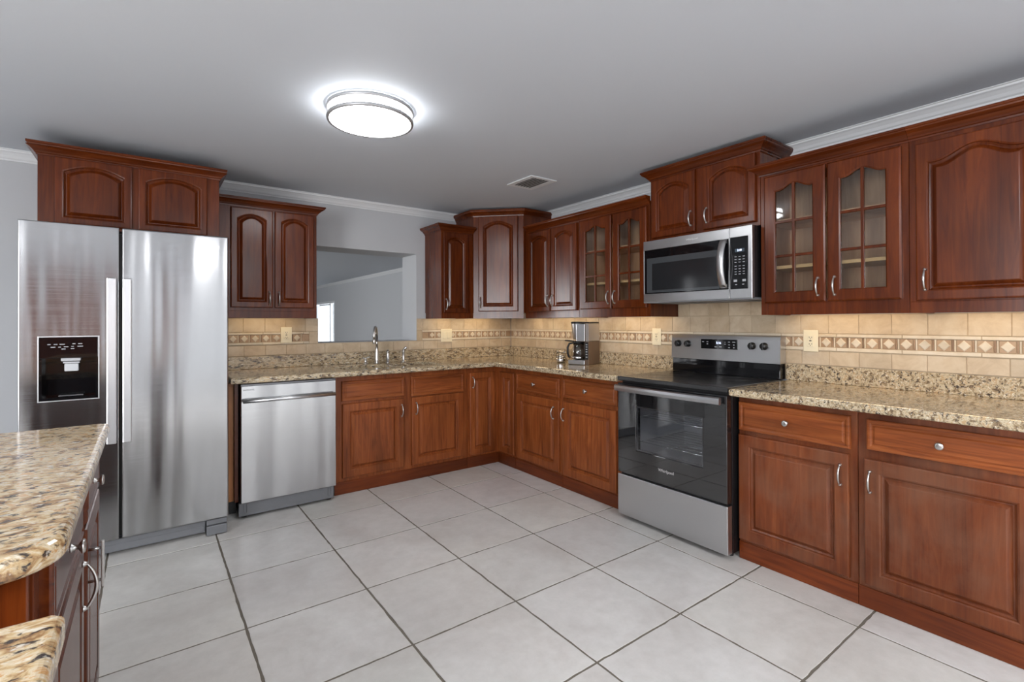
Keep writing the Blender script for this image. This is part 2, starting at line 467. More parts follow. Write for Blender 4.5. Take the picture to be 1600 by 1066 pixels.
wall('wall_far', 'y', 12.5, 12.62, [-6.3, 1.0], [0, CEIL], lambda u, z: True, 'grey end wall of the room beyond')
FX = .87
wall('wall_hall', 'x', FX, FX + .12, [.31, 9.08, 10.95, 12.5], [0, .25, 1.855, CEIL], lambda u, z: not (9.08 < u < 10.95 and .25 < z < 1.855), 'grey wall of the room seen through the opening')
# window seen through the opening: frame, glass, blind slats
b = MB()
for u0, u1, z0, z1 in ((9.08, 9.14, .25, 1.855), (10.89, 10.95, .25, 1.855), (9.14, 10.89, .25, .31), (9.14, 10.89, 1.795, 1.855), (9.47, 9.53, .31, 1.795)):
    b.box(FX + .005, FX + .075, u0, u1, z0, z1)
w = struct(b, 'window_1', M['white'], 'bright white framed window seen through the opening over the sink', 'window')
b = MB(); b.box(FX + .05, FX + .056, 9.14, 10.89, .31, 1.795); b.build('pane', M['pane'], w)
b = MB()
for k in range(44):
    z = .33 + k * .033; b.box(FX + .012, FX + .034, 9.145, 9.465, z, z + .004)
b.build('blind_slats', M['blind'], w)
b = MB(); b.box(FX + .015, FX + .04, 9.535, 10.885, .315, 1.75); b.build('white_panel', M['blind'], w)
for nm, args in (('window_2', ('y', -2.7, -.6)), ('window_3', ('x', -5.9, -2.9)), ('added_window', ('x', 3.7, 6.7))):  # last frame is unseen, added to go with the far-room light
    b = MB(); a, u0, u1 = args
    z0, z1 = (.27, 2.17) if a == 'y' else (.3, 2.2)
    bars = [(u0, u0 + .06, z0, z1), (u1 - .06, u1, z0, z1), (u0 + .06, u1 - .06, z0, z0 + .06), (u0 + .06, u1 - .06, z1 - .06, z1)]
    nmul = 2 if u1 - u0 > 2 else 1
    for k in range(1, nmul + 1):
        c = u0 + (u1 - u0) * k / (nmul + 1); bars.append((c - .04, c + .04, z0 + .06, z1 - .06))
    for p, q, r_, s_ in bars:
        if a == 'y': b.box(p, q, -7.24, -7.19, r_, s_)
        else: b.box(-6.24, -6.19, p, q, r_, s_)
    struct(b, nm, M['white'])
b = MB(); b.box(-4.55, -3.55, -7.179, -7.13, 0.002, 2.10, .004)  # unseen wood slab added to give the refrigerator a brown reflection
struct(b, 'added_wood_slab', M['wood'], 'unseen brown wooden slab added for its reflection in the refrigerator', 'door')
# crown moulding
CR = [(0, 0), (.010, 0), (.012, -.006), (.018, -.010), (.030, -.028), (.040, -.034), (.046, -.044), (.052, -.046), (.055, -.055), (0, -.055)]
CR = [(0, -.062), (.008, -.062), (.010, -.054), (.018, -.048), (.026, -.034), (.040, -.020), (.050, -.014), (.052, -.006), (.060, -.004), (.060, 0), (0, 0)]
def crown(name, path, side, label):
    b = MB(); b.sweep(path, CR, CEIL - .001, side); struct(b, name, M['white'], label, 'crown moulding')
crown('trim_1', [(-6.17, -.001), (-.001, -.001), (-.001, -7.17)], 1, 'white crown moulding along the kitchen ceiling')
crown('trim_2', [(FX - .001, 12.4), (FX - .001, .32)], 1, 'white crown moulding in the room beyond the opening')

# housings made up for the two added fill lights behind the camera
for nm, lx, ly in (('fill_housing_1', -2.1, -6.2), ('fill_housing_2', -5.2, -5.6)):
    b = MB(); b.box(lx - .48, lx + .48, ly - .48, ly + .48, 2.304, CEIL - .001, .003); struct(b, nm, M['white'], 'white square housing of an added unseen fill light', 'lamp housing')

# ------------------------------------------------------------------ tile backsplash
def T(mb, u0, u1, z0, z1, wallaxis, depth=.010, mi=0, gap=.0012, spread=.06):
    k = 1 + random.uniform(-spread, spread); h = random.uniform(-.03, .03)
    tint = (k, k * (1 + h * .4), k * (1 + h))
    e = .0015
    if wallaxis == 'y': mb.box(u0 + gap, u1 - gap, -depth, -.001, z0 + gap, z1 - gap, e, mi, 1, tint)
    else: mb.box(-depth, -.001, u0 + gap, u1 - gap, z0 + gap, z1 - gap, e, mi, 1, tint)
def bed(mb, u0, u1, z0, z1, ax):
    if ax == 'y': mb.box(u0, u1, -.006, -.0005, z0, z1, 0, 4, tint=(1, 1, 1))
    else: mb.box(-.006, -.0005, u0, u1, z0, z1, 0, 4, tint=(1, 1, 1))
def row(mb, u0, u1, z0, z1, ax, start, pitch):
    j = start
    while j > u0: j -= pitch
    while j < u1:
        a, c = max(j, u0), min(j + pitch, u1)
        if c - a > .012: T(mb, a, c, z0, z1, ax)
        j += pitch
def diamond(mb, uc, zc, hw, hh, ax, mi):
    k = 1 + random.uniform(-.08, .08)
    pts = [(uc - hw, zc), (uc, zc - hh), (uc + hw, zc), (uc, zc + hh)]
    inn = [(uc + (p - uc) * .8, zc + (q - zc) * .8) for p, q in pts]
    def m(p, d): return (p[0], -d, p[1]) if ax == 'y' else (-d, p[0], p[1])
    mb.loops([[m(p, .008) for p in pts], [m(p, .0115) for p in pts], [m(p, .0135) for p in inn]], False, True, True, mi, False, (k, k, k))
def border(mb, u0, u1, ax, anchor, pitch=.0733):
    row(mb, u0, u1, 1.095, 1.117, ax, anchor, .30) if False else None
    j = u0
    while j < u1 - .01:
        c = min(j + .30, u1)
        for z0, z1 in ((1.096, 1.116), (1.175, 1.193)): T(mb, j, c, z0, z1, ax, .014, 1)
        j = c
    k = math.floor((u0 - anchor) / pitch)
    while anchor + k * pitch < u1:
        c = anchor + k * pitch; k += 1
        a, d = c - pitch / 2, c + pitch / 2
        if a < u0 - .002 or d > u1 + .002:
            aa, dd = max(a, u0), min(d, u1)
            if dd - aa > .01: T(mb, aa, dd, 1.117, 1.174, ax, .010, 2)
            continue
        T(mb, a, a + .0085, 1.117, 1.174, ax, .011, 3, .0008, .2)
        T(mb, d - .0085, d, 1.117, 1.174, ax, .011, 1, .0008, .1)
        T(mb, a + .0085, d - .0085, 1.117, 1.174, ax, .009, 2, .0008, .08)
        diamond(mb, c, 1.1455, .024, .0265, ax, 1)
TM = [M['trav'], M['travlight'], M['travdark'], M['travbar'], M['tilegrout']]
b = MB()
bed(b, -2.705, OX0 + .03, .916, 1.303, 'y'); bed(b, OX0 + .03, OX1, .916, OZ0 - .001, 'y'); bed(b, OX1, -.012, .916, 1.303, 'y')
row(b, -2.705, OX0 + .03, 1.194, 1.302, 'y', -2.54, .15)
row(b, -2.705, -.012, 1.012, 1.094, 'y', -2.535, .15)
border(b, -2.705, -2.062, 'y', -2.608 + .0, .0755)
row(b, -2.062, OX0 + .03, 1.096, 1.193, 'y', -2.062, .15)
row(b, OX1, -.012, 1.194, 1.302, 'y', -1.04, .15)
row(b, OX1, -1.045, 1.096, 1.193, 'y', -1.14, .15)
border(b, -1.045, -.012, 'y', -.944, .0755)
tag(b.build('tile_backsplash', TM), 'beige travertine tile backsplash with diamond border on the sink wall', 'backsplash')
b = MB()
bed(b, -4.3, -.012, .916, 1.303, 'x')
bed(b, -2.83, -2.07, 1.303, 1.42, 'x')
row(b, -4.3, -.012, 1.194, 1.302, 'x', -3.059, .148)
row(b, -2.83, -2.07, 1.304, 1.42, 'x', -2.61, .148)
row(b, -4.3, -.012, 1.012, 1.094, 'x', -3.208, .146)
border(b, -4.3, -.012, 'x', -3.269, .0738)
tag(b.build('tile_backsplash', TM), 'beige travertine tile backsplash with diamond border behind the range', 'backsplash')

# ------------------------------------------------------------------ cabinet pieces (cabinet frame: x right, -y towards the room)
def arch_h(kind, q):
    q = abs(q)
    if kind == 'arc': return 1 - q * q
    if kind == 'cath': return .5 * (1 + math.cos(PI * min(1, q / .86)))
    return 1.0
def contour(x0, x1, z0, z1, y, rise, kind, n=24):
    pts = [(x0, y, z0), (x1, y, z0)]
    for i in range(n + 1):
        q = 1 - 2 * i / n
        pts.append(((x0 + x1) / 2 + q * (x1 - x0) / 2, y, z1 - rise * (1 - arch_h(kind, q))))
    return pts
def raised(mb, x0, x1, z0, z1, yf, t, stile, rise=0, kind='flat', drawer=False):
    """door or drawer front: frame with a sunk groove and a raised field; yf = its front plane (negative)"""
    yb = yf + t
    L = [contour(x0, x1, z0, z1, yb, 0, 'flat'), contour(x0, x1, z0, z1, yf + .006, 0, 'flat'),
         contour(x0 + .002, x1 - .002, z0 + .002, z1 - .002, yf + .002, 0, 'flat'),
         contour(x0 + .007, x1 - .007, z0 + .007, z1 - .007, yf, 0, 'flat')]
    if drawer:
        for d, dy in ((.014, 0), (.020, .004), (.026, .004), (.032, -.0)):
            L.append(contour(x0 + d, x1 - d, z0 + d, z1 - d, yf + dy, 0, 'flat'))
    else:
        s_ = stile
        for d, dy in ((-.004, 0), (.002, .003), (.004, .010), (.011, .0155), (.015, .0150), (.029, .0025), (.032, .001)):
            L.append(contour(x0 + s_ + d, x1 - s_ - d, z0 + s_ + d, z1 - s_ - d, yf + dy, rise, kind))
    mb.loops(L, True, True)
def glazed(mb, x0, x1, z0, z1, yf, t, stile, rise, kind):
    yb = yf + t; s_ = stile
    A = [contour(x0 + s_, x1 - s_, z0 + s_, z1 - s_, yb, rise, kind), contour(x0, x1, z0, z1, yb, 0, 'flat'),
         contour(x0, x1, z0, z1, yf + .006, 0, 'flat'), contour(x0 + .007, x1 - .007, z0 + .007, z1 - .007, yf, 0, 'flat'),
         contour(x0 + s_ - .006, x1 - s_ + .006, z0 + s_ - .006, z1 - s_ + .006, yf, rise, kind),
         contour(x0 + s_, x1 - s_, z0 + s_, z1 - s_, yf + .005, rise, kind), contour(x0 + s_, x1 - s_, z0 + s_, z1 - s_, yb, rise, kind)]
    mb.loops(A, False, False)
    xc = (x0 + x1) / 2; iz0, iz1 = z0 + s_, z1 - s_
    mb.box(xc - .007, xc + .007, yf + .003, yb - .002, iz0 - .004, iz1 + .003, .002)
    for k in (1, 2):
        z = iz0 + (iz1 - iz0) * k / 3 - (.008 if k == 2 else 0)
        mb.box(x0 + s_ - .003, x1 - s_ + .003, yf + .004, yb - .003, z - .007, z + .007, .002)
def bow_pull(x, z, yf, parent, length=.096, mat=None, name='handle'):
    """arched pull, upright"""
    b = MB(); h = length / 2; pts = []; rr = []
    for i in range(17):
        a = -1 + 2 * i / 16
        pts.append((x, yf - .004 - .024 * math.cos(a * PI / 2) ** .75 if abs(a) < 1 else yf - .004, z + a * h)); rr.append(.0032 + .0016 * math.cos(a * PI / 2))
    b.tube(pts, rr, 10)
    for sgn in (-1, 1):
        b.lathe([(.0075, 0), (.0075, -.003), (.005, -.007), (.0036, -.012)], (x, yf, z + sgn * h * .94), 'y', 14)
    o = b.build(name, mat or M['handle'], parent)
    o['label'] = 'arched satin nickel pull'
    return o
def knob(x, z, yf, parent, r=.0155, L=.026):
    b = MB()
    b.lathe([(.009, 0), (.009, -.002), (.0055, -.005), (.005, -L * .5), (.008, -L * .58), (r * .95, -L * .72), (r, -L * .84), (r * .82, -L * .96), (r * .45, -L), (0, -L)], (x, yf, z), 'y', 22)
    o = b.build('knob', M['handle'], parent); o['label'] = 'round satin nickel knob'; return o
def door(parent, x0, x1, z0, z1, yf, stile=.058, rise=0, kind='flat', pull=None, mat=None, glass=False):
    b = MB()
    if glass: glazed(b, x0, x1, z0, z1, yf, .019, stile, rise, kind)
    else: raised(b, x0, x1, z0, z1, yf, .019, stile, rise, kind)
    d = b.build('door', mat or M['wood'], parent)
    if glass:
        g = MB(); g.loops([contour(x0 + stile - .004, x1 - stile + .004, z0 + stile - .004, z1 - stile + .004, yf + .013, rise, kind), contour(x0 + stile - .004, x1 - stile + .004, z0 + stile - .004, z1 - stile + .004, yf + .016, rise, kind)])
        o = g.build('glass_pane', M['pane'], d)
    if pull: bow_pull(pull[0], pull[1], yf, d, pull[2] if len(pull) > 2 else .096)
    return d
def drawer(parent, x0, x1, z0, z1, yf, knobx=None, mat=None, name='drawer'):
    b = MB(); raised(b, x0, x1, z0, z1, yf, .019, 0, drawer=True)
    d = b.build(name, mat or M['woodh'], parent)
    if knobx is not None: knob(knobx, (z0 + z1) / 2, yf, d)
    return d
# wooden crown of the cabinets
def wcrown(parent, path, z0, h=.062, out=.055, side=1):
    prof = [(.001, 0), (.006, 0), (.007, h * .14), (.012, h * .18), (.016, h * .30), (.030, h * .52), (.042, h * .64), (out - .006, h * .70), (out - .004, h * .80), (out, h * .84), (out, h), (.001, h)]
    b = MB(); b.sweep(path, prof, z0, side)
    return b.build('crown_molding', M['woodh'], parent)
RW = -PI / 2                  # cabinets on the right wall
UD, UF = -.318, -.338         # upper body front / door front
LD, LF = -.567, -.587         # lower body front / door front
UZ0, UZ1 = 1.302, 2.088

def upper_body(parent, w, z0=UZ0, z1=UZ1, depth=UD, apron=.058, hollow=False, mat=None, ends=(True, True)):
    b = MB(); m = mat or M['wood']; bz = z0 + .05 if apron else z0
    if not hollow:
        b.box(0, w, depth, -.003, bz, z1 + .02, .0015, 0, 1)
        if apron:
            b.box(0, w, depth, depth + .019, z0, bz + .001, .0015, 0, 1)
            b.box(0, .018, depth + .019, -.015, z0, bz + .001); b.box(w - .018, w, depth + .019, -.015, z0, bz + .001)
        return b.build('carcass', m, parent)
    st = .036
    b.box(0, .018, depth + .019, -.003, z0, z1 + .02); b.box(w - .018, w, depth + .019, -.003, z0, z1 + .02)
    b.box(.018, w - .018, -.012, -.003, bz, z1, 0, 1)
    b.box(.018, w - .018, depth + .019, -.012, bz, bz + .018, 0, 1); b.box(.018, w - .018, depth + .019, -.012, z1, z1 + .02)
    b.box(.018, .020, depth + .02, -.012, bz + .018, z1, 0, 1); b.box(w - .020, w - .018, depth + .02, -.012, bz + .018, z1, 0, 1)
    b.box(0, st, depth, depth + .019, z0, z1 + .02, .001, 0, 1); b.box(w - st, w, depth, depth + .019, z0, z1 + .02, .001, 0, 1)
    b.box(st, w - st, depth, depth + .019, z0, 1.385, .001, 0, 1); b.box(st, w - st, depth, depth + .019, 2.055, z1 + .02, .001, 0, 1)
    c = b.build('carcass', [m, M['inside']], parent)
    for z in (1.558, 1.815):
        s_ = MB(); s_.box(.021, w - .021, depth + .03, -.013, z, z + .017); s_.build('shelf', M['shelf'] if z < 1.6 else M['inside'], parent)
    return c
UG, LG = 'upper wall cabinets', 'base cabinets under the worktops'

# fridge-top cabinet
c = thing('wall_cabinet', 'dark cherry two-door cabinet with crown above the refrigerator', 'cabinet', (-3.602, 0, 0), 0, UG)
b = MB(); b.box(0, .845, -.598, -.003, 1.80, 2.19, .0015, 0, 1); b.build('carcass', M['wood'], c)
door(c, .068, .405, 1.815, 2.180, -.618, .036, .040, 'arc'); door(c, .432, .780, 1.815, 2.180, -.618, .036, .040, 'arc')
wcrown(c, [(0, -.005), (0, -.598), (.845, -.598), (.845, -.005)], 2.178, .066, .042)
# cabinet A: left of the opening
c = thing('wall_cabinet', 'two-door cherry wall cabinet between refrigerator and pass-through opening', 'cabinet', (-2.735, 0, 0), 0, UG)
upper_body(c, .652)
door(c, .073, .342, 1.376, 2.080, UF, .042, .036, 'arc', (.318, 1.445)); door(c, .357, .628, 1.376, 2.080, UF, .042, .036, 'arc', (.381, 1.445))
wcrown(c, [(0, -.005), (0, UD), (.652, UD), (.652, -.005)], 2.088, .060, .055)
# cabinet right of the opening
c = thing('wall_cabinet', 'narrow single-door cherry wall cabinet right of the pass-through opening', 'cabinet', (-1.012, 0, 0), 0, UG)
upper_body(c, .338)
door(c, .018, .280, 1.353, 2.080, UF, .042, .036, 'arc', (.042, 1.43))
wcrown(c, [(0, -.005), (0, UD), (.338, UD)], 2.088, .060, .055)
# diagonal corner cabinet
c = thing('wall_cabinet', 'tall diagonal corner wall cabinet with one arched door', 'cabinet', (0, 0, 0), 0, UG)
poly = [(-.003, -.003), (-.672, -.003), (-.672, -.322), (-.338, -.656), (-.003, -.656)]
b = MB(); b.prism(poly, 1.352, 2.262)
b.prism([(-.672, -.322), (-.338, -.656), (-.338 + .013, -.656 + .013), (-.672 + .013, -.322 + .013)], UZ0, 1.353)
b.build('carcass', M['wood'], c)
mid = Vector((-.505, -.489))
b = MB(); raised(b, -.186, .186, 1.366, 2.250, -.021, .019, .048, .045, 'arc')
d = b.build('door', M['wood'], c); d.location = (mid.x, mid.y, 0); d.rotation_euler = (0, 0, -PI / 4)
bow_pull(-.165, 1.45, -.021, d)
wcrown(c, [(-.672, -.005), (-.672, -.322), (-.338, -.656), (-.005, -.656)], 2.250, .058, .050)
# right wall, solid two-door
c = thing('wall_cabinet', 'two-door solid cherry wall cabinet on the right wall beside the corner cabinet', 'cabinet', (0, -.660, 0), RW, UG)
upper_body(c, .706)
door(c, .051, .360, 1.360, 2.072, UF, .042, .036, 'arc', (.336, 1.45)); door(c, .375, .687, 1.360, 2.072, UF, .042, .036, 'arc', (.399, 1.45))
wcrown(c, [(.03, UD), (.706, UD)], 2.080, .060, .055)
c = thing('wall_cabinet', 'glass-door cherry wall cabinet left of the microwave', 'cabinet', (0, -1.368, 0), RW, UG)
upper_body(c, .700, hollow=True)
door(c, .020, .350, 1.366, 2.072, UF, .060, .032, 'cath', (.326, 1.45), glass=True); door(c, .366, .676, 1.366, 2.072, UF, .060, .032, 'cath', (.390, 1.45), glass=True)
wcrown(c, [(0, UD), (.700, UD)], 2.080, .060, .055)
# microwave cabinet
c = thing('wall_cabinet', 'short raised two-door cherry cabinet above the microwave', 'cabinet', (0, -2.072, 0), RW, UG)
b = MB(); b.box(0, .760, UD, -.003, 1.815, 2.255, .0015, 0, 1); b.build('carcass', M['wood'], c)
door(c, .018, .352, 1.838, 2.233, UF, .042, .046, 'arc', (.325, 1.925)); door(c, .409, .738, 1.838, 2.233, UF, .042, .046, 'arc', (.436, 1.925))
wcrown(c, [(0, -.005), (0, UD), (.760, UD), (.760, -.005)], 2.236, .063, .052)
# right of microwave: glass cabinet and solid one
c = thing('wall_cabinet', 'glass-door cherry wall cabinet right of the microwave', 'cabinet', (0, -2.834, 0), RW, UG)
upper_body(c, .678, hollow=True)
door(c, .026, .336, 1.368, 2.074, UF, .060, .032, 'cath', (.302, 1.445), glass=True); door(c, .345, .653, 1.368, 2.074, UF, .060, .032, 'cath', (.379, 1.445), glass=True)
wcrown(c, [(-.001, -.04), (-.001, UD), (.678, UD)], 2.085, .060, .055)
c = thing('wall_cabinet', 'large solid-door cherry wall cabinet at the right edge of the photo', 'cabinet', (0, -3.513, 0), RW, UG)
upper_body(c, .70)
door(c, .026, .432, 1.358, 2.064, UF, .044, .048, 'cath', (.060, 1.45)); 
wcrown(c, [(0, UD), (.70, UD)], 2.085, .060, .055)

# ------------------------------------------------------------------ base cabinets
def lower_body(parent, w, mat=None, toe=True):
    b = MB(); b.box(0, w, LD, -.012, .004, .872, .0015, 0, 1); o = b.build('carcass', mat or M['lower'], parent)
    b = MB(); b.box(0, w, LD - .006, LD - .0005, .001, .092, .0015, 0, 1); b.build('toe_board', M['toe'], parent)
    return o
DZ0, DZ1, RZ0, RZ1 = .110, .662, .686, .836
# end panel between refrigerator and dishwasher
b = MB(); b.box(-2.703, -2.672, -.565, -.012, .10, .872, .001, 0, 1); 
o = b.build('end_panel', [M['panelmaple']]); tag(o, 'light brown wooden end panel between refrigerator and dishwasher', 'panel')
b = MB(); b.box(-2.6715, -2.650, -.600, -.58, .10, .868, .001, 0, 1); b.build('filler_strip', M['wood'], o)
b = MB(); b.box(-2.703, -2.650, -.50, -.02, .0, .099); b.build('plinth', M['black'], o)
# sink cabinet
c = thing('base_cabinet', 'two-door cherry base cabinet under the sink', 'cabinet', (-2.028, 0, 0), 0, LG)
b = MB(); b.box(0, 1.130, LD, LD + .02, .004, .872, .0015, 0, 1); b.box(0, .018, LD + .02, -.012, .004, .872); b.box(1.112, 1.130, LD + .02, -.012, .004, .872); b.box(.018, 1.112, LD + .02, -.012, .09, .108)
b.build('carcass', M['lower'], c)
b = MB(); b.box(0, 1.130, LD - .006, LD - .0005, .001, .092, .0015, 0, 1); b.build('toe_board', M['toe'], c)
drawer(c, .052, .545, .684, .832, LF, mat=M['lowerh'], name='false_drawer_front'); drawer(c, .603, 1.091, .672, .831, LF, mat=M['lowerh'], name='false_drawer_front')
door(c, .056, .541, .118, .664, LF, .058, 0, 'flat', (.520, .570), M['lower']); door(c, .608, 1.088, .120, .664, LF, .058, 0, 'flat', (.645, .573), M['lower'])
# corner cabinet
c = thing('base_cabinet', 'inside-corner cherry base cabinet with two narrow facing doors', 'cabinet', (0, 0, 0), 0, LG)
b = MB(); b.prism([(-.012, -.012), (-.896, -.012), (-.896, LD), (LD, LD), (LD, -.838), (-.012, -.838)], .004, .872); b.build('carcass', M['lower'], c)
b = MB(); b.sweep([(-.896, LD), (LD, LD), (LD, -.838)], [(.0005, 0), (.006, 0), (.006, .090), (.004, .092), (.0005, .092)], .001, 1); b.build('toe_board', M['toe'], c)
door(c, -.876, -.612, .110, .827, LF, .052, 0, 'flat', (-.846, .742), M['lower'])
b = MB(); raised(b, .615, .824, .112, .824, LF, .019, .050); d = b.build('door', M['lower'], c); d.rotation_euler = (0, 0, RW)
# right wall run
def base_unit(label, y0, w, dr, dd, kx, pull, mat=None, mh=None):
    c = thing('base_cabinet', label, 'cabinet', (0, y0, 0), RW, LG)
    lower_body(c, w, mat)
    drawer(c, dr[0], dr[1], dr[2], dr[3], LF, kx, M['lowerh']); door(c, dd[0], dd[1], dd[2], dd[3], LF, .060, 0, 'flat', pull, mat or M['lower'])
    return c
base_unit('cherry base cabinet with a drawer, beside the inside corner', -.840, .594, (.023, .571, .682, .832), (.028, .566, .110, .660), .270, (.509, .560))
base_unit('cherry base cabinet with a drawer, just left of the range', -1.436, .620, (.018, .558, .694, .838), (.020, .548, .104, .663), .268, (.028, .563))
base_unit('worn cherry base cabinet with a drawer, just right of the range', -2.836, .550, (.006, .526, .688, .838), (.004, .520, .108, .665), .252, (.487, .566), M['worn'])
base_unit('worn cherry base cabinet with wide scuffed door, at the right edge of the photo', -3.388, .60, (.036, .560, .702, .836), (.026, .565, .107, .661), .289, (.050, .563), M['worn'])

# ------------------------------------------------------------------ worktops
CE = -.672
bx = [(-1.93, -1.52), (-1.46, -1.12)]; by = (-.525, -.200)
def keepL(x, y):
    if y < CE and x < CE: return False
    for a, d in bx:
        if a < x < d and by[0] < y < by[1]: return False
    return True
b = MB()
b.cells([-2.700, -1.93, -1.52, -1.46, -1.12, CE, -.012], [-2.064, CE, by[0], by[1], -.012], keepL, .874, .914, .012)
ct = b.build('worktop', M['granite']); tag(ct, 'L-shaped speckled granite worktop around the sink and corner', 'worktop')
b = MB(); b.box(-2.700, -.014, -.032, -.013, .9145, 1.010, .002, 0, 1); b.box(-.032, -.013, -2.062, -.033, .9145, 1.010, .002, 0, 1); b.build('upstand', M['granite'], ct)
b = MB(); b.cells([CE, -.012], [-4.30, -2.838], lambda x, y: True, .874, .914, .012)
ct = b.build('worktop', M['granite']); tag(ct, 'straight speckled granite worktop right of the range', 'worktop')
b = MB(); b.box(-.032, -.013, -4.30, -2.836, .9145, 1.010, .002, 0, 1); b.build('upstand', M['granite'], ct)
# sink
c = thing('sink', 'double-bowl stainless undermount sink below the pass-through opening', 'sink', (-1.525, -.39, .70))
for a, d in bx:
    b = MB(); x0, x1, y0, y1 = a + 1.525 - .006, d + 1.525 + .006, by[0] + .39 - .006, by[1] + .39 + .006
    def rr(x0, x1, y0, y1, z, r=.05, n=6):
        p = []
        for cx, cy, a0 in ((x1 - r, y0 + r, -PI / 2), (x1 - r, y1 - r, 0), (x0 + r, y1 - r, PI / 2), (x0 + r, y0 + r, PI)):
            for i in range(n + 1): p.append((cx + r * math.cos(a0 + PI / 2 * i / n), cy + r * math.sin(a0 + PI / 2 * i / n), z))
        return p
    e = .012
    b.loops([rr(x0 - e, x1 + e, y0 - e, y1 + e, .173, .06), rr(x0, x1, y0, y1, .173), rr(x0 + .006, x1 - .006, y0 + .006, y1 - .006, .02), rr(x0 + .03, x1 - .03, y0 + .03, y1 - .03, .002, .04), ], False, True, True, 0, True)
    o = b.build('bowl', M['sinksteel'], c)
    b = MB(); cx, cy = (x0 + x1) / 2, (y0 + y1) / 2
    b.lathe([(.042, .0025), (.042, .005), (.034, .006), (.02, .004), (0, .004)], (cx, cy, 0)); b.build('drain', M['chrome'], o)
# faucet set
c = thing('faucet', 'tall gooseneck satin nickel faucet behind the sink', 'faucet', (-1.533, -.125, .914))
b = MB(); b.lathe([(.026, 0), (.026, .006), (.021, .012), (.0195, .05), (.0175, .10), (.013, .125), (.0115, .14)]); b.build('base', M['handle'], c)
b = MB(); pts = [(0, 0, .13), (0, 0, .24)]
for i in range(13):
    a = PI * i / 12; pts.append((-.030 * (1 - math.cos(a)), -.048 * (1 - math.cos(a)), .240 + .075 * math.sin(a)))
pts += [(-.060, -.096, .205)]
b.tube(pts, .0105, 14); b.build('spout', M['handle'], c)
b = MB(); b.lathe([(.0125, .0), (.014, -.006), (.014, -.03), (.012, -.034), (0, -.034)], (-.060, -.096, .207)); b.build('nozzle', M['handle'], c)
c = thing('faucet_lever', 'low satin nickel lever just left of the gooseneck faucet', 'faucet lever', (-1.632, -.125, .914))
b = MB(); b.lathe([(.022, 0), (.022, .006), (.012, .010), (.011, .035), (.014, .042), (.012, .052), (0, .054)]); b.build('base', M['handle'], c)
b = MB(); b.tube([(0, 0, .047), (.016, -.01, .056), (.034, -.018, .06), (-.0, 0, .05)][:3], [.006, .006, .005]); b.tube([(0, 0, .047), (-.024, .002, .052)], .0055); b.build('lever', M['handle'], c)
c = thing('soap_dispenser', 'short satin nickel soap pump beside the gooseneck faucet', 'soap dispenser', (-1.430, -.120, .914))
b = MB(); b.lathe([(.024, 0), (.024, .006), (.016, .010), (.0155, .07), (.012, .082), (.012, .09)]); b.build('body', M['handle'], c)
b = MB(); b.lathe([(.017, .0895), (.018, .096), (.010, .106), (.006, .114), (0, .115)]); b.tube([(0, 0, .101), (-.01, -.03, .101), (-.012, -.038, .096)], .0045); b.build('pump_head', M['handle'], c)
c = thing('side_sprayer', 'slim satin nickel side sprayer at the right of the faucet row', 'sprayer', (-1.290, -.135, .914))
b = MB(); b.lathe([(.026, 0), (.026, .006), (.017, .010), (.0125, .02), (.0125, .085), (.015, .092), (.015, .10)]); b.build('holder', M['handle'], c)
b = MB(); b.lathe([(.013, .0995), (.013, .108), (.009, .112)]); b.tube([(0, 0, .108), (.004, -.004, .118), (.018, -.012, .128), (.026, -.018, .124)], [.009, .011, .013, .011], 12); b.build('spray_head', M['handle'], c)

# ------------------------------------------------------------------ refrigerator
c = thing('refrigerator', 'stainless side-by-side refrigerator with ice and water dispenser', 'refrigerator', (-3.643, 0, 0))
b = MB(); b.box(.012, .900, -.745, -.04, .03, 1.765, .006, 0, 2); b.build('cabinet_body', M['greymetal'], c)
b = MB(); b.box(.015, .897, -.757, -.7455, .095, 1.76); b.build('door_gasket', M['black'], c)
DX0, DX1, DZa, DZb = .076, .308, .872, 1.198
def fridge_door(x0, x1, hole=None):
    b = MB()
    xs = [x0, x1]; zs = [.097, 1.787]
    if not hole:
        b.box(x0, x1, -.825, -.758, .097, 1.787, .008, 0, 3)
    else:
        # slab with a recess cut for the dispenser (built lying down, then stood up)
        g = MB(); hx0, hx1, hz0, hz1 = hole
        g.cells([x0, hx0, hx1, x1], [.097, hz0, hz1, 1.787], lambda u, v: not (hx0 < u < hx1 and hz0 < v < hz1), .758, .825, .005)
        for v in g.bm.verts: v.co = Vector((v.co.x, -v.co.z, v.co.y))
        b.merge(g.bm)
    return b.build('door', M['steel_dark'], c)
ld = fridge_door(0, .394, (DX0, DX1, DZa, DZb)); rd = fridge_door(.405, .912)
for d, x0, x1 in ((ld, .343, .386), (rd, .410, .450)):
    b = MB(); b.box(x0, x1, -.878, -.860, .625, 1.510, .005, 0, 2)
    for z in (.66, 1.475): b.box(x0 + .010, x1 - .010, -.861, -.824, z - .02, z + .02, .003)
    b.build('handle', M['barsteel'], d)
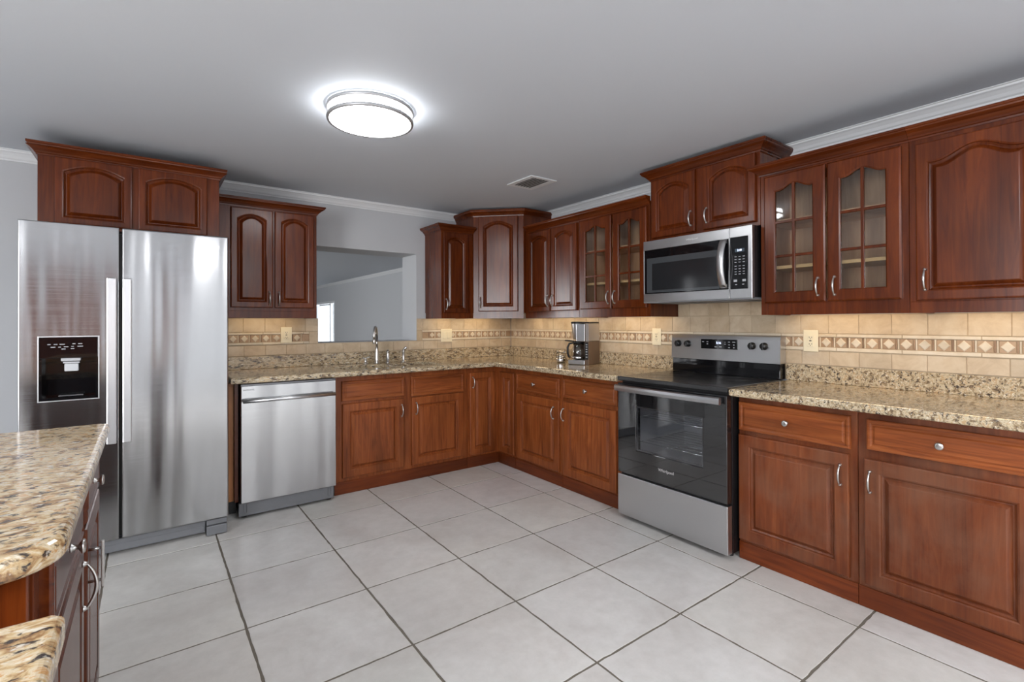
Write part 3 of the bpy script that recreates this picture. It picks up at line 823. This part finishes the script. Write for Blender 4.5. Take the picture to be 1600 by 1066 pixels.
# dispenser
dp = MB()
dp.box(DX0 + .001, DX1 - .001, -.829, -.80, 1.088, DZb - .001, .003)                 # control face
dp.box(DX0 + .001, DX0 + .012, -.829, -.762, DZa + .001, 1.088); dp.box(DX1 - .012, DX1 - .001, -.829, -.762, DZa + .001, 1.088)
dp.box(DX0 + .012, DX1 - .012, -.767, -.762, DZa + .001, 1.088); dp.box(DX0 + .012, DX1 - .012, -.829, -.762, DZa + .001, DZa + .016)
d = dp.build('dispenser', M['blackglass'], ld); d['label'] = 'black ice and water dispenser'
b = MB(); e = .004
for q in ((DX0 - e, DX0 + .001, DZa - e, DZb + e), (DX1 - .001, DX1 + e, DZa - e, DZb + e), (DX0, DX1, DZa - e, DZa + .001), (DX0, DX1, DZb - .001, DZb + e)): b.box(q[0], q[1], -.8305, -.8255, q[2], q[3])
b.build('dispenser_frame', M['barsteel'], ld)
b = MB(); b.box(.158, .236, -.815, -.785, 1.072, 1.118, .004); b.box(.170, .226, -.800, -.775, 1.018, 1.058, .004); b.box(.165, .231, -.803, -.780, 1.060, 1.068, .002); b.build('dispenser_paddle', M['plasticwhite'], ld)
b = MB(); b.box(.150, .246, -.822, -.785, .890, .897, .002); b.build('drip_tray', M['darksteel'], ld)
b = MB()
for i, (x, z, w_) in enumerate([(.115, 1.160, .012), (.140, 1.160, .014), (.165, 1.160, .02), (.21, 1.162, .012), (.235, 1.162, .016), (.13, 1.146, .018), (.155, 1.146, .01), (.18, 1.147, .018), (.205, 1.148, .01), (.235, 1.148, .022), (.17, 1.136, .016), (.205, 1.137, .014)]):
    b.box(x - w_ / 2, x + w_ / 2, -.8302, -.8285, z - .0022, z + .0022)
b.build('control_icons', M['glyph'], ld)
text('Whirlpool', .026, 'lettering', M['logo'], rd, (.810, -.8252, 1.722), FRONT)
b = MB(); b.box(.03, .795, -.792, -.75, .022, .088, .003); b.box(.03, .79, -.796, -.7925, .030, .062, .002); b.build('base_grille', M['greymetal'], c)
b = MB(); b.box(.800, .905, -.822, -.70, .006, .060, .004); b.box(.800, .905, -.815, -.70, .064, .094, .004); b.build('hinge_cover', M['greymetal'], c)
for q in ((.03, .11, -.80, -.70, 0, .022), (.80, .89, -.79, -.70, 0, .006), (.03, .11, -.15, -.06, 0, .03), (.80, .89, -.15, -.06, 0, .03)):
    b = MB(); b.box(*q); b.build('roller', M['black'], c)

# ------------------------------------------------------------------ dishwasher
c = thing('dishwasher', 'stainless dishwasher with bar handle left of the sink cabinet', 'dishwasher', (-2.648, 0, 0))
b = MB(); b.box(.004, .604, -.628, -.04, .03, .868); b.build('tub', M['black'], c)
b = MB(); b.box(.004, .604, -.668, -.630, .106, .858, .004); d = b.build('door', M['steel'], c)
b = MB(); b.box(.004, .604, -.660, -.632, .8585, .869, .002); b.build('control_strip', M['darksteel'], d)
b = MB()
b.tube([(.012, -.700, .764), (.592, -.700, .764)], .0125, 16)
for x in (.045, .56): b.tube([(x, -.668, .764), (x, -.696, .764)], .008)
b.build('handle', M['barsteel'], d)
text('SAMSUNG', .0145, 'lettering', M['logodark'], d, (.015, -.6682, .833), FRONT, align='LEFT')
b = MB(); b.box(-.006, .590, -.655, -.632, .020, .104, .003); k = b.build('kick_plate', M['greymetal'], c)
for x in (.030, .560):
    b = MB(); b.tube([(x - .009, -.657, .095), (x - .009, -.657, .045), (x, -.657, .038), (x + .009, -.657, .045), (x + .009, -.657, .095)], .0018, 8)
    b.build('clip', M['darksteel'], k)
for x in (.03, .57):
    for y in (-.60, -.10):
        b = MB(); b.lathe([(.018, 0), (.018, .01), (.01, .012), (.01, .031)], (x, y, 0)); b.build('foot', M['black'], c)

# ------------------------------------------------------------------ range
c = thing('range', 'freestanding stainless electric range with black glass oven door', 'range', (0, -2.073, 0), RW)
w = .757
b = MB()
b.box(.002, .020, -.622, -.03, .03, .886, .001); b.box(w - .020, w - .002, -.622, -.03, .03, .886, .001)
b.box(.020, w - .020, -.06, -.03, .03, .886); b.box(.020, w - .020, -.622, -.06, .80, .886); b.box(.020, w - .020, -.622, -.06, .03, .33)
b.build('body', M['black'], c)
b = MB()
b.box(.022, .10, -.60, -.065, .332, .798); b.box(w - .10, w - .022, -.60, -.065, .332, .798); b.box(.10, w - .10, -.09, -.065, .332, .798)
b.box(.10, w - .10, -.60, -.09, .332, .40); b.box(.10, w - .10, -.60, -.09, .77, .798); b.build('oven_liner', M['ovencav'], c)
for z in (.50, .66):
    b = MB()
    for y in [-.585 + i * .06 for i in range(9)]: b.tube([(.105, y, z), (w - .105, y, z)], .003, 6)
    for x in (.12, w - .12): b.tube([(x, -.59, z), (x, -.10, z)], .003, 6)
    b.build('oven_rack', M['chrome'], c)
b = MB(); b.prism([(0, -.668), (w, -.668), (w, -.085), (0, -.085)], .888, .916, .005, 0, 3); k = b.build('cooktop', M['cooktop'], c)
for x, y, r in ((.19, -.50, .105), (.57, -.50, .085), (.19, -.24, .080), (.57, -.24, .105)):
    for rr_ in ((r,) if r < .1 else (r, r * .62)):
        b = MB(); b.lathe([(rr_, .9162), (rr_, .9165), (rr_ - .003, .9165), (rr_ - .003, .9162), (rr_, .9162)], (x, y, 0), n=48); b.build('burner_ring', M['ring'], k)
# oven door
g = MB(); g.cells([.004, .150, .612, w - .004], [.300, .462, .735, .872], lambda u, v: not (.150 < u < .612 and .462 < v < .735), .626, .672, .004)
for v in g.bm.verts: v.co = Vector((v.co.x, -v.co.z, v.co.y))
d = g.build('oven_door', M['ovendoor'], c)
b = MB(); b.box(.1495, .6125, -.670, -.666, .4615, .7355); b.build('window_pane', M['ovenglass'], d)
b = MB(); g2 = .004
for q in ((.150, .612, .462, .470), (.150, .612, .727, .735), (.150, .160, .470, .727), (.602, .612, .470, .727)): b.box(q[0], q[1], -.664, -.660, q[2], q[3])
b.build('window_frame', M['darksteel'], d)
b = MB(); n = 12
rings = []
for i in range(n + 1):
    q = -1 + 2 * i / n; x = .371 + q * .361; y = -.700 - .014 * (1 - q * q)
    rings.append([(x, y, .824), (x, y - .012, .828), (x, y - .014, .845), (x, y - .012, .860), (x, y, .866), (x, y + .010, .862), (x, y + .010, .828)])
b.loops(rings, True, True)
for x in (.035, .707): b.box(x - .014, x + .014, -.694, -.671, .832, .858, .002)
b.build('handle', M['steelflat'], d)
text('Whirlpool', .026, 'lettering', M['logo'], d, (.372, -.6722, .382), FRONT)
b = MB(); b.box(.002, w - .002, -.672, -.626, .030, .288, .005); b.build('storage_drawer', M['steelflat'], c)
b = MB(); b.box(.02, w - .02, -.655, -.628, .2885, .2995); b.build('drawer_gap', M['black'], c)
# backguard
b = MB(); b.box(.004, w - .004, -.085, -.02, .9165, 1.008, .003); bg = b.build('backguard', M['blackglass'], c)
b = MB()
prof = [(-.092, 1.009), (-.088, 1.150), (-.080, 1.170), (-.066, 1.178), (-.020, 1.178), (-.020, 1.009)]
b.loops([[(x, y, z) for y, z in prof] for x in (0, w)]); bp = b.build('control_panel', M['steelflat'], c)
b = MB(); b.box(.236, .494, -.0945, -.088, 1.084, 1.148, .001)
for x, z, ww, hh in ((.252, 1.130, .014, .005), (.284, 1.130, .012, .004), (.284, 1.116, .010, .006), (.345, 1.098, .018, .007), (.378, 1.099, .018, .007), (.41, 1.130, .008, .003), (.41, 1.117, .014, .003), (.438, 1.132, .012, .005), (.438, 1.114, .012, .005), (.438, 1.096, .012, .004), (.470, 1.132, .020, .005), (.470, 1.114, .010, .007), (.470, 1.096, .010, .007)):
    b.box(x - ww / 2, x + ww / 2, -.0950, -.0943, z - hh / 2, z + hh / 2, 0, 1)
ds = b.build('display', [M['blackglass'], M['glyph']], c)
text('5:16', .020, 'clock_digits', M['digits'], ds, (.365, -.0948, 1.124), FRONT)
for x in (.058, .134, .588, .663):
    b = MB(); b.lathe([(.023, 0), (.023, -.008), (.020, -.012), (.019, -.026), (.016, -.029), (0, -.029)], (x, -.0885, 1.113), 'y', 24)
    b.box(x - .0055, x + .0055, -.0885 - .034, -.0885 - .020, 1.113 - .022, 1.113 + .020, .002)
    b.build('burner_knob', M['black'], bp)
for x in (.04, w - .04):
    for y in (-.58, -.10):
        b = MB(); b.lathe([(.016, 0), (.016, .012), (.01, .014), (.01, .031)], (x, y, 0)); b.build('foot', M['black'], c)

# ------------------------------------------------------------------ microwave
c = thing('microwave', 'stainless over-the-range microwave with black keypad', 'microwave', (0, -2.0735, 1.392), RW)
w = .752
b = MB(); b.box(.002, w - .002, -.372, -.016, .012, .419, .002); b.build('case', M['black'], c)
# door with window opening and the keypad side
def mwface(x0, x1, hole, name):
    g = MB(); hx0, hx1, hz0, hz1 = hole
    g.cells([x0, hx0, hx1, x1], [.006, hz0, hz1, .418], lambda u, v: not (hx0 < u < hx1 and hz0 < v < hz1), .373, .402, .003)
    for v in g.bm.verts: v.co = Vector((v.co.x, -v.co.z, v.co.y))
    return g.build(name, M['steelflat'], c)
d = mwface(0, .6175, (.007, .6145, .062, .356), 'door'); kp = mwface(.6195, w, (.6225, .728, .060, .358), 'keypad_surround')
b = MB(); b.box(.0075, .614, -.402, -.374, .0625, .3555, .001); wg = b.build('window_glass', M['blackglass'], d)
b = MB(); b.box(.030, .555, -.4030, -.4021, .068, .300, .0003); b.build('window_border', M['mwwindow'], d)
b = MB(); b.box(.072, .548, -.4038, -.4031, .084, .262, .0003); b.build('window_mesh', simple('window_mesh', (.018, .019, .021, 1), .10), d)
b = MB(); rings = []
for i in range(15):
    q = -1 + 2 * i / 14; z = .212 + q * .140; y = -.412 - .040 * (1 - q * q) ** .8
    rings.append([(.565, y, z), (.572, y - .008, z), (.592, y - .010, z), (.606, y - .008, z), (.609, y, z), (.606, y + .008, z), (.592, y + .010, z), (.572, y + .008, z)])
b.loops(rings, True, True, True, 0, True); b.box(.572, .602, -.416, -.4025, .070, .092); b.box(.572, .602, -.416, -.4025, .332, .354); b.build('handle', M['steelflat'], d)
text('Whirlpool', .020, 'lettering', M['logo'], d, (.372, -.4024, .388), FRONT)
b = MB(); b.box(.623, .7275, -.402, -.374, .0605, .3575, .001); k = b.build('keypad', M['blackglass'], c)
b = MB(); b.box(.652, .708, -.4032, -.4021, .272, .292); kk = b.build('display', simple('display_grey', (.05, .07, .09, 1), .2), k)
text('2:40', .016, 'clock_digits', M['digits'], k, (.680, -.4034, .282), FRONT)
b = MB()
for r_, z in enumerate((.246, .230, .214, .192, .176, .160, .146)):
    for x in (.656, .680, .704): b.box(x - .006, x + .006, -.4030, -.4021, z - .0018, z + .0018)
for x in (.654, .706): b.box(x - .010, x + .010, -.4030, -.4021, .102, .115)
for x in (.658, .70): b.box(x - .006, x + .006, -.4030, -.4021, .084, .088)
b.build('key_legends', M['glyph'], k)
b = MB(); b.box(.0, w, -.400, -.018, -.001, .0115, .002); b.box(.06, .30, -.33, -.12, -.004, -.0012); b.box(.45, .69, -.33, -.12, -.004, -.0012); b.build('underside_plate', M['greymetal'], c)

# ------------------------------------------------------------------ peninsula on the left
c = thing('peninsula_cabinet', 'peninsula base cabinet with two drawers and two doors, in front of the refrigerator', 'cabinet', (-3.276, -3.11, 0), PI / 2)
# local x runs away from the camera (+y), local -y faces the kitchen (+x)
PL = 1.10
b = MB(); b.box(0, PL, 0, .58, .004, .874, .002, 0, 1); b.build('carcass', M['wood'], c)
b = MB()
for y0 in (.005, .06, .19, .33): b.box(-.012, -.0005, y0, y0 + .045 if y0 < .1 else y0 + .11, .02, .872, .003)
b.build('end_boards', M['wood'], c)
PF = -.019
for x0, x1, kx, pl in ((.045, .565, .275, (.520, .60)), (.655, 1.075, .835, (.690, .585))):
    drawer(c, x0, x1, .715, .858, PF, kx)
    dd = door(c, x0, x1, .06, .700, PF, .060, 0, 'flat')
    if x0 < .1: bow_pull(pl[0], pl[1], PF, dd, .120)
    else:
        b = MB(); b.box(pl[0] - .006, pl[0] + .006, PF - .034, PF - .026, pl[1] - .065, pl[1] + .065, .002)
        for z in (-.045, .045): b.tube([(pl[0], PF, pl[1] + z), (pl[0], PF - .027, pl[1] + z)], .004)
        o = b.build('handle', M['handle'], dd); o['label'] = 'flat bar satin nickel pull'
r = .09; poly = [(-4.25, -1.978), (-4.25, -3.205)]
for i in range(9):
    a = -PI / 2 + PI / 2 * i / 8; poly.append((-3.232 - r + r * math.cos(a), -3.205 + r + r * math.sin(a)))
r = .02
for i in range(5):
    a = PI / 2 * i / 4; poly.append((-3.232 - r + r * math.cos(a), -1.978 - r + r * math.sin(a)))
b = MB(); b.prism(poly, .8745, .9145, .014, 0, 4)
tag(b.build('worktop', M['granite_near']), 'streaked granite peninsula worktop with rounded corner, in front of the refrigerator', 'worktop')
c = thing('peninsula_cabinet', 'nearest base cabinet under the small granite top at lower left', 'cabinet', (-3.235, -4.9, 0), PI / 2)
b = MB(); b.box(0, 1.45, 0, .58, .004, .874, .002, 0, 1); b.build('carcass', M['wood'], c)
door(c, .90, 1.42, .06, .86, PF, .06)
b = MB(); b.prism([(-3.95, -3.425), (-3.95, -4.95), (-3.205, -4.95), (-3.205, -3.435), (-3.215, -3.425)], .8745, .9145, .010, 0, 4)
tag(b.build('worktop', M['granite_near']), 'nearest piece of coarse speckled granite worktop at the lower left corner', 'worktop')

# ------------------------------------------------------------------ wall plates
def plate(name, label, loc, rotz, w_, h_, kind, cat, group=None):
    c = thing(name, label, cat, loc, rotz, group)
    b = MB(); b.box(-w_ / 2, w_ / 2, -.006, 0, -h_ / 2, h_ / 2, .002); b.build('cover_plate', M['cream'], c)
    if kind == 'outlet':
        b = MB(); b.box(-.017, .017, -.0085, -.0055, -.034, .034, .001); f_ = b.build('receptacle', M['cream'], c)
        b = MB()
        for z in (-.019, .019):
            for x in (-.0065, .0065): b.box(x - .0012, x + .0012, -.0092, -.0083, z - .003, z + .005)
            b.box(-.002, .002, -.0092, -.0083, z - .010, z - .006)
        b.box(-.006, .006, -.0092, -.0083, -.003, .003)
        b.build('slots', M['slot'], f_)
    else:
        for x in ((-.023, .023) if w_ > .1 else (0,)):
            b = MB(); b.box(x - .0165, x + .0165, -.009, -.0055, -.033, .033, .0015); b.build('rocker', M['cream'], c)
OG = 'cream outlets on the tile backsplash'
plate('wall_outlet', 'cream electrical outlet under the wall cabinet near the refrigerator', (-2.237, -.0145, 1.170), 0, .082, .125, 'outlet', 'outlet', OG)
plate('light_switch', 'cream double rocker switch right of the pass-through opening', (-.793, -.0145, 1.140), 0, .122, .125, 'switch', 'light switch')
plate('wall_outlet', 'cream electrical outlet between coffee maker and range', (-.0145, -1.888, 1.152), RW, .080, .126, 'outlet', 'outlet', OG)
plate('wall_outlet', 'cream electrical outlet just right of the range', (-.0145, -2.969, 1.152), RW, .080, .126, 'outlet', 'outlet', OG)

# ------------------------------------------------------------------ coffee maker
c = thing('coffee_maker', 'stainless and taupe drip coffee maker with glass carafe', 'coffee maker', (-.182, -1.278, .9145), math.radians(-70))
wx, dy = .186, .22
b = MB(); b.box(-.093, .0575, -.112, -.0205, 0, .038, .005); b.build('base', M['steelflat'], c)
b = MB(); b.box(-.093, .093, -.02, .11, .0, .19, .004); b.box(.058, .093, -.11, -.02, .0, .19, .003); b.build('tower', M['taupe'], c)
b = MB(); b.box(.0, .0605, -.0, .108, .1905, .335, .010, 0, 3); b.box(-.02, .058, -.108, -.02, .1905, .335, .004); b.build('brew_column', M['steelflat'], c)
b = MB(); b.box(.060, .0925, -.105, .108, .1905, .338, .006, 0, 2); b.build('water_tank', M['reservoir'], c)
b = MB(); b.box(.070, .078, -.02, .03, .20, .30); b.build('filter_tube', M['taupe'], c)
b = MB(); b.lathe([(.040, .205), (.044, .215), (.060, .335), (.060, .338)], (-.030, -.045, 0), n=32); b.build('filter_basket', M['steelflat'], c)
b = MB(); b.lathe([(.061, .3385), (.062, .350), (.055, .354), (0, .355)], (-.030, -.045, 0), n=32); b.box(.028, .092, -.10, .105, .339, .352, .005); b.build('lid', M['black'], c)
b = MB(); b.box(.061, .090, -.1125, -.1105, .045, .185, .001); kp = b.build('control_panel', M['black'], c)
b = MB()
for z in (.065, .088, .108, .128, .148, .166): b.box(.068, .083, -.1135, -.1126, z - .004, z + .004)
b.build('buttons', M['glyph'], kp)
b = MB(); b.lathe([(.045, .040), (.056, .046), (.060, .075), (.058, .12), (.046, .160), (.042, .170), (.040, .170), (.044, .158), (.056, .12), (.058, .075), (.054, .049), (0, .044)], (-.028, -.048, 0), n=32)
cf = b.build('carafe', M['glass'], c)
b = MB(); b.lathe([(.044, .1705), (.045, .182), (.038, .192), (0, .194)], (-.028, -.048, 0)); b.tube([(-.06, -.062, .188), (-.10, -.075, .194), (-.135, -.085, .197)], [.006, .007, .005]); b.build('carafe_lid', M['black'], cf)
b = MB(); b.lathe([(.0615, .052), (.0622, .060), (.0612, .066), (.0607, .066), (.0607, .052), (.0615, .052)], (-.028, -.048, 0), n=32); b.build('carafe_band', M['chrome'], cf)
b = MB(); b.tube([(-.068, -.062, .176), (-.098, -.074, .172), (-.112, -.080, .14), (-.112, -.080, .09), (-.102, -.076, .06), (-.092, -.07, .055)], [.007, .009, .009, .009, .008, .006], 10); b.build('carafe_handle', M['black'], cf)
# jar beside it
c = thing('glass_jar', 'short glass jar with silver base bands left of the coffee maker', 'jar', (-.245, -1.060, .9145))
b = MB(); b.lathe([(.036, .001), (.042, .006), (.042, .078), (.038, .088), (.036, .088), (.039, .077), (.039, .008), (0, .005)], n=28); b.build('jar_body', M['glass'], c)
b = MB(); b.lathe([(.0425, .010), (.0435, .014), (.0435, .034), (.0425, .038), (.0425, .010)], n=28); b.lathe([(.0425, .046), (.0432, .050), (.0425, .054), (.0425, .046)], n=28); b.build('metal_band', M['chrome'], c)
b = MB(); b.lathe([(.0375, .0885), (.040, .091), (.040, .100), (.034, .104), (.010, .106), (.010, .112), (0, .113)], n=28); b.build('lid', M['glass'], c)

# ------------------------------------------------------------------ ceiling fixtures
c = thing('ceiling_light', 'round flush ceiling light with two brushed rings, glowing white', 'ceiling light', (-2.235, -1.868, CEIL))
R = .205
b = MB(); b.lathe([(.15, -.0005), (.15, -.012), (0, -.012)], n=48); b.build('base_plate', M['white'], c)
b = MB(); b.lathe([(R - .020, -.0125), (R - .016, -.030), (R - .012, -.058), (R - .020, -.068), (R - .07, -.0745), (0, -.077)], n=64); b.build('diffuser', M['lamp'], c)
for nm, z, rr_ in (('lower_ring', -.061, R), ('upper_ring', -.012, R + .002)):
    b = MB(); b.lathe([(rr_ - .010, z - .007), (rr_ + .001, z - .008), (rr_ + .003, z), (rr_ + .001, z + .008), (rr_ - .010, z + .007), (rr_ - .010, z - .007)], n=72); b.build(nm, M['ringmetal'], c)
for k in range(4):
    a = math.radians(22 + 90 * k); b = MB(); b.tube([((R - .004) * math.cos(a), (R - .004) * math.sin(a), -.058), ((R - .004) * math.cos(a), (R - .004) * math.sin(a), -.014)], .0028, 8); b.build('ring_post', M['ringmetal'], c)
c = thing('air_vent', 'white rectangular ceiling air vent with dark slats', 'air vent', (-.785, -1.335, CEIL))
b = MB()
ox, oy, ix, iy = .122, .150, .080, .118
for q in ((-ox, ox, -oy, -iy), (-ox, ox, iy, oy), (-ox, -ix, -iy, iy), (ix, ox, -iy, iy)): b.box(q[0], q[1], q[2], q[3], -.008, -.0005, .002)
b.build('frame', M['white'], c)
b = MB(); b.box(-ix, ix, -iy, iy, -.002, -.0005); b.build('duct_opening', simple('duct_dark', (.02, .02, .02, 1), .8), c)
for k in range(6):
    x = -ix + .0133 + k * .0267
    b = MB(); bm = bmesh.new()
    b.loops([[(x - .007, y, -.0090), (x + .007, y, -.0072), (x + .007, y, -.0082), (x - .007, y, -.0100)] for y in (-iy, iy)]); b.build('slat', simple('vent_grey', rgb(178, 178, 176), .5) if k == 0 else bpy.data.materials['vent_grey'], c)
    bm.free()
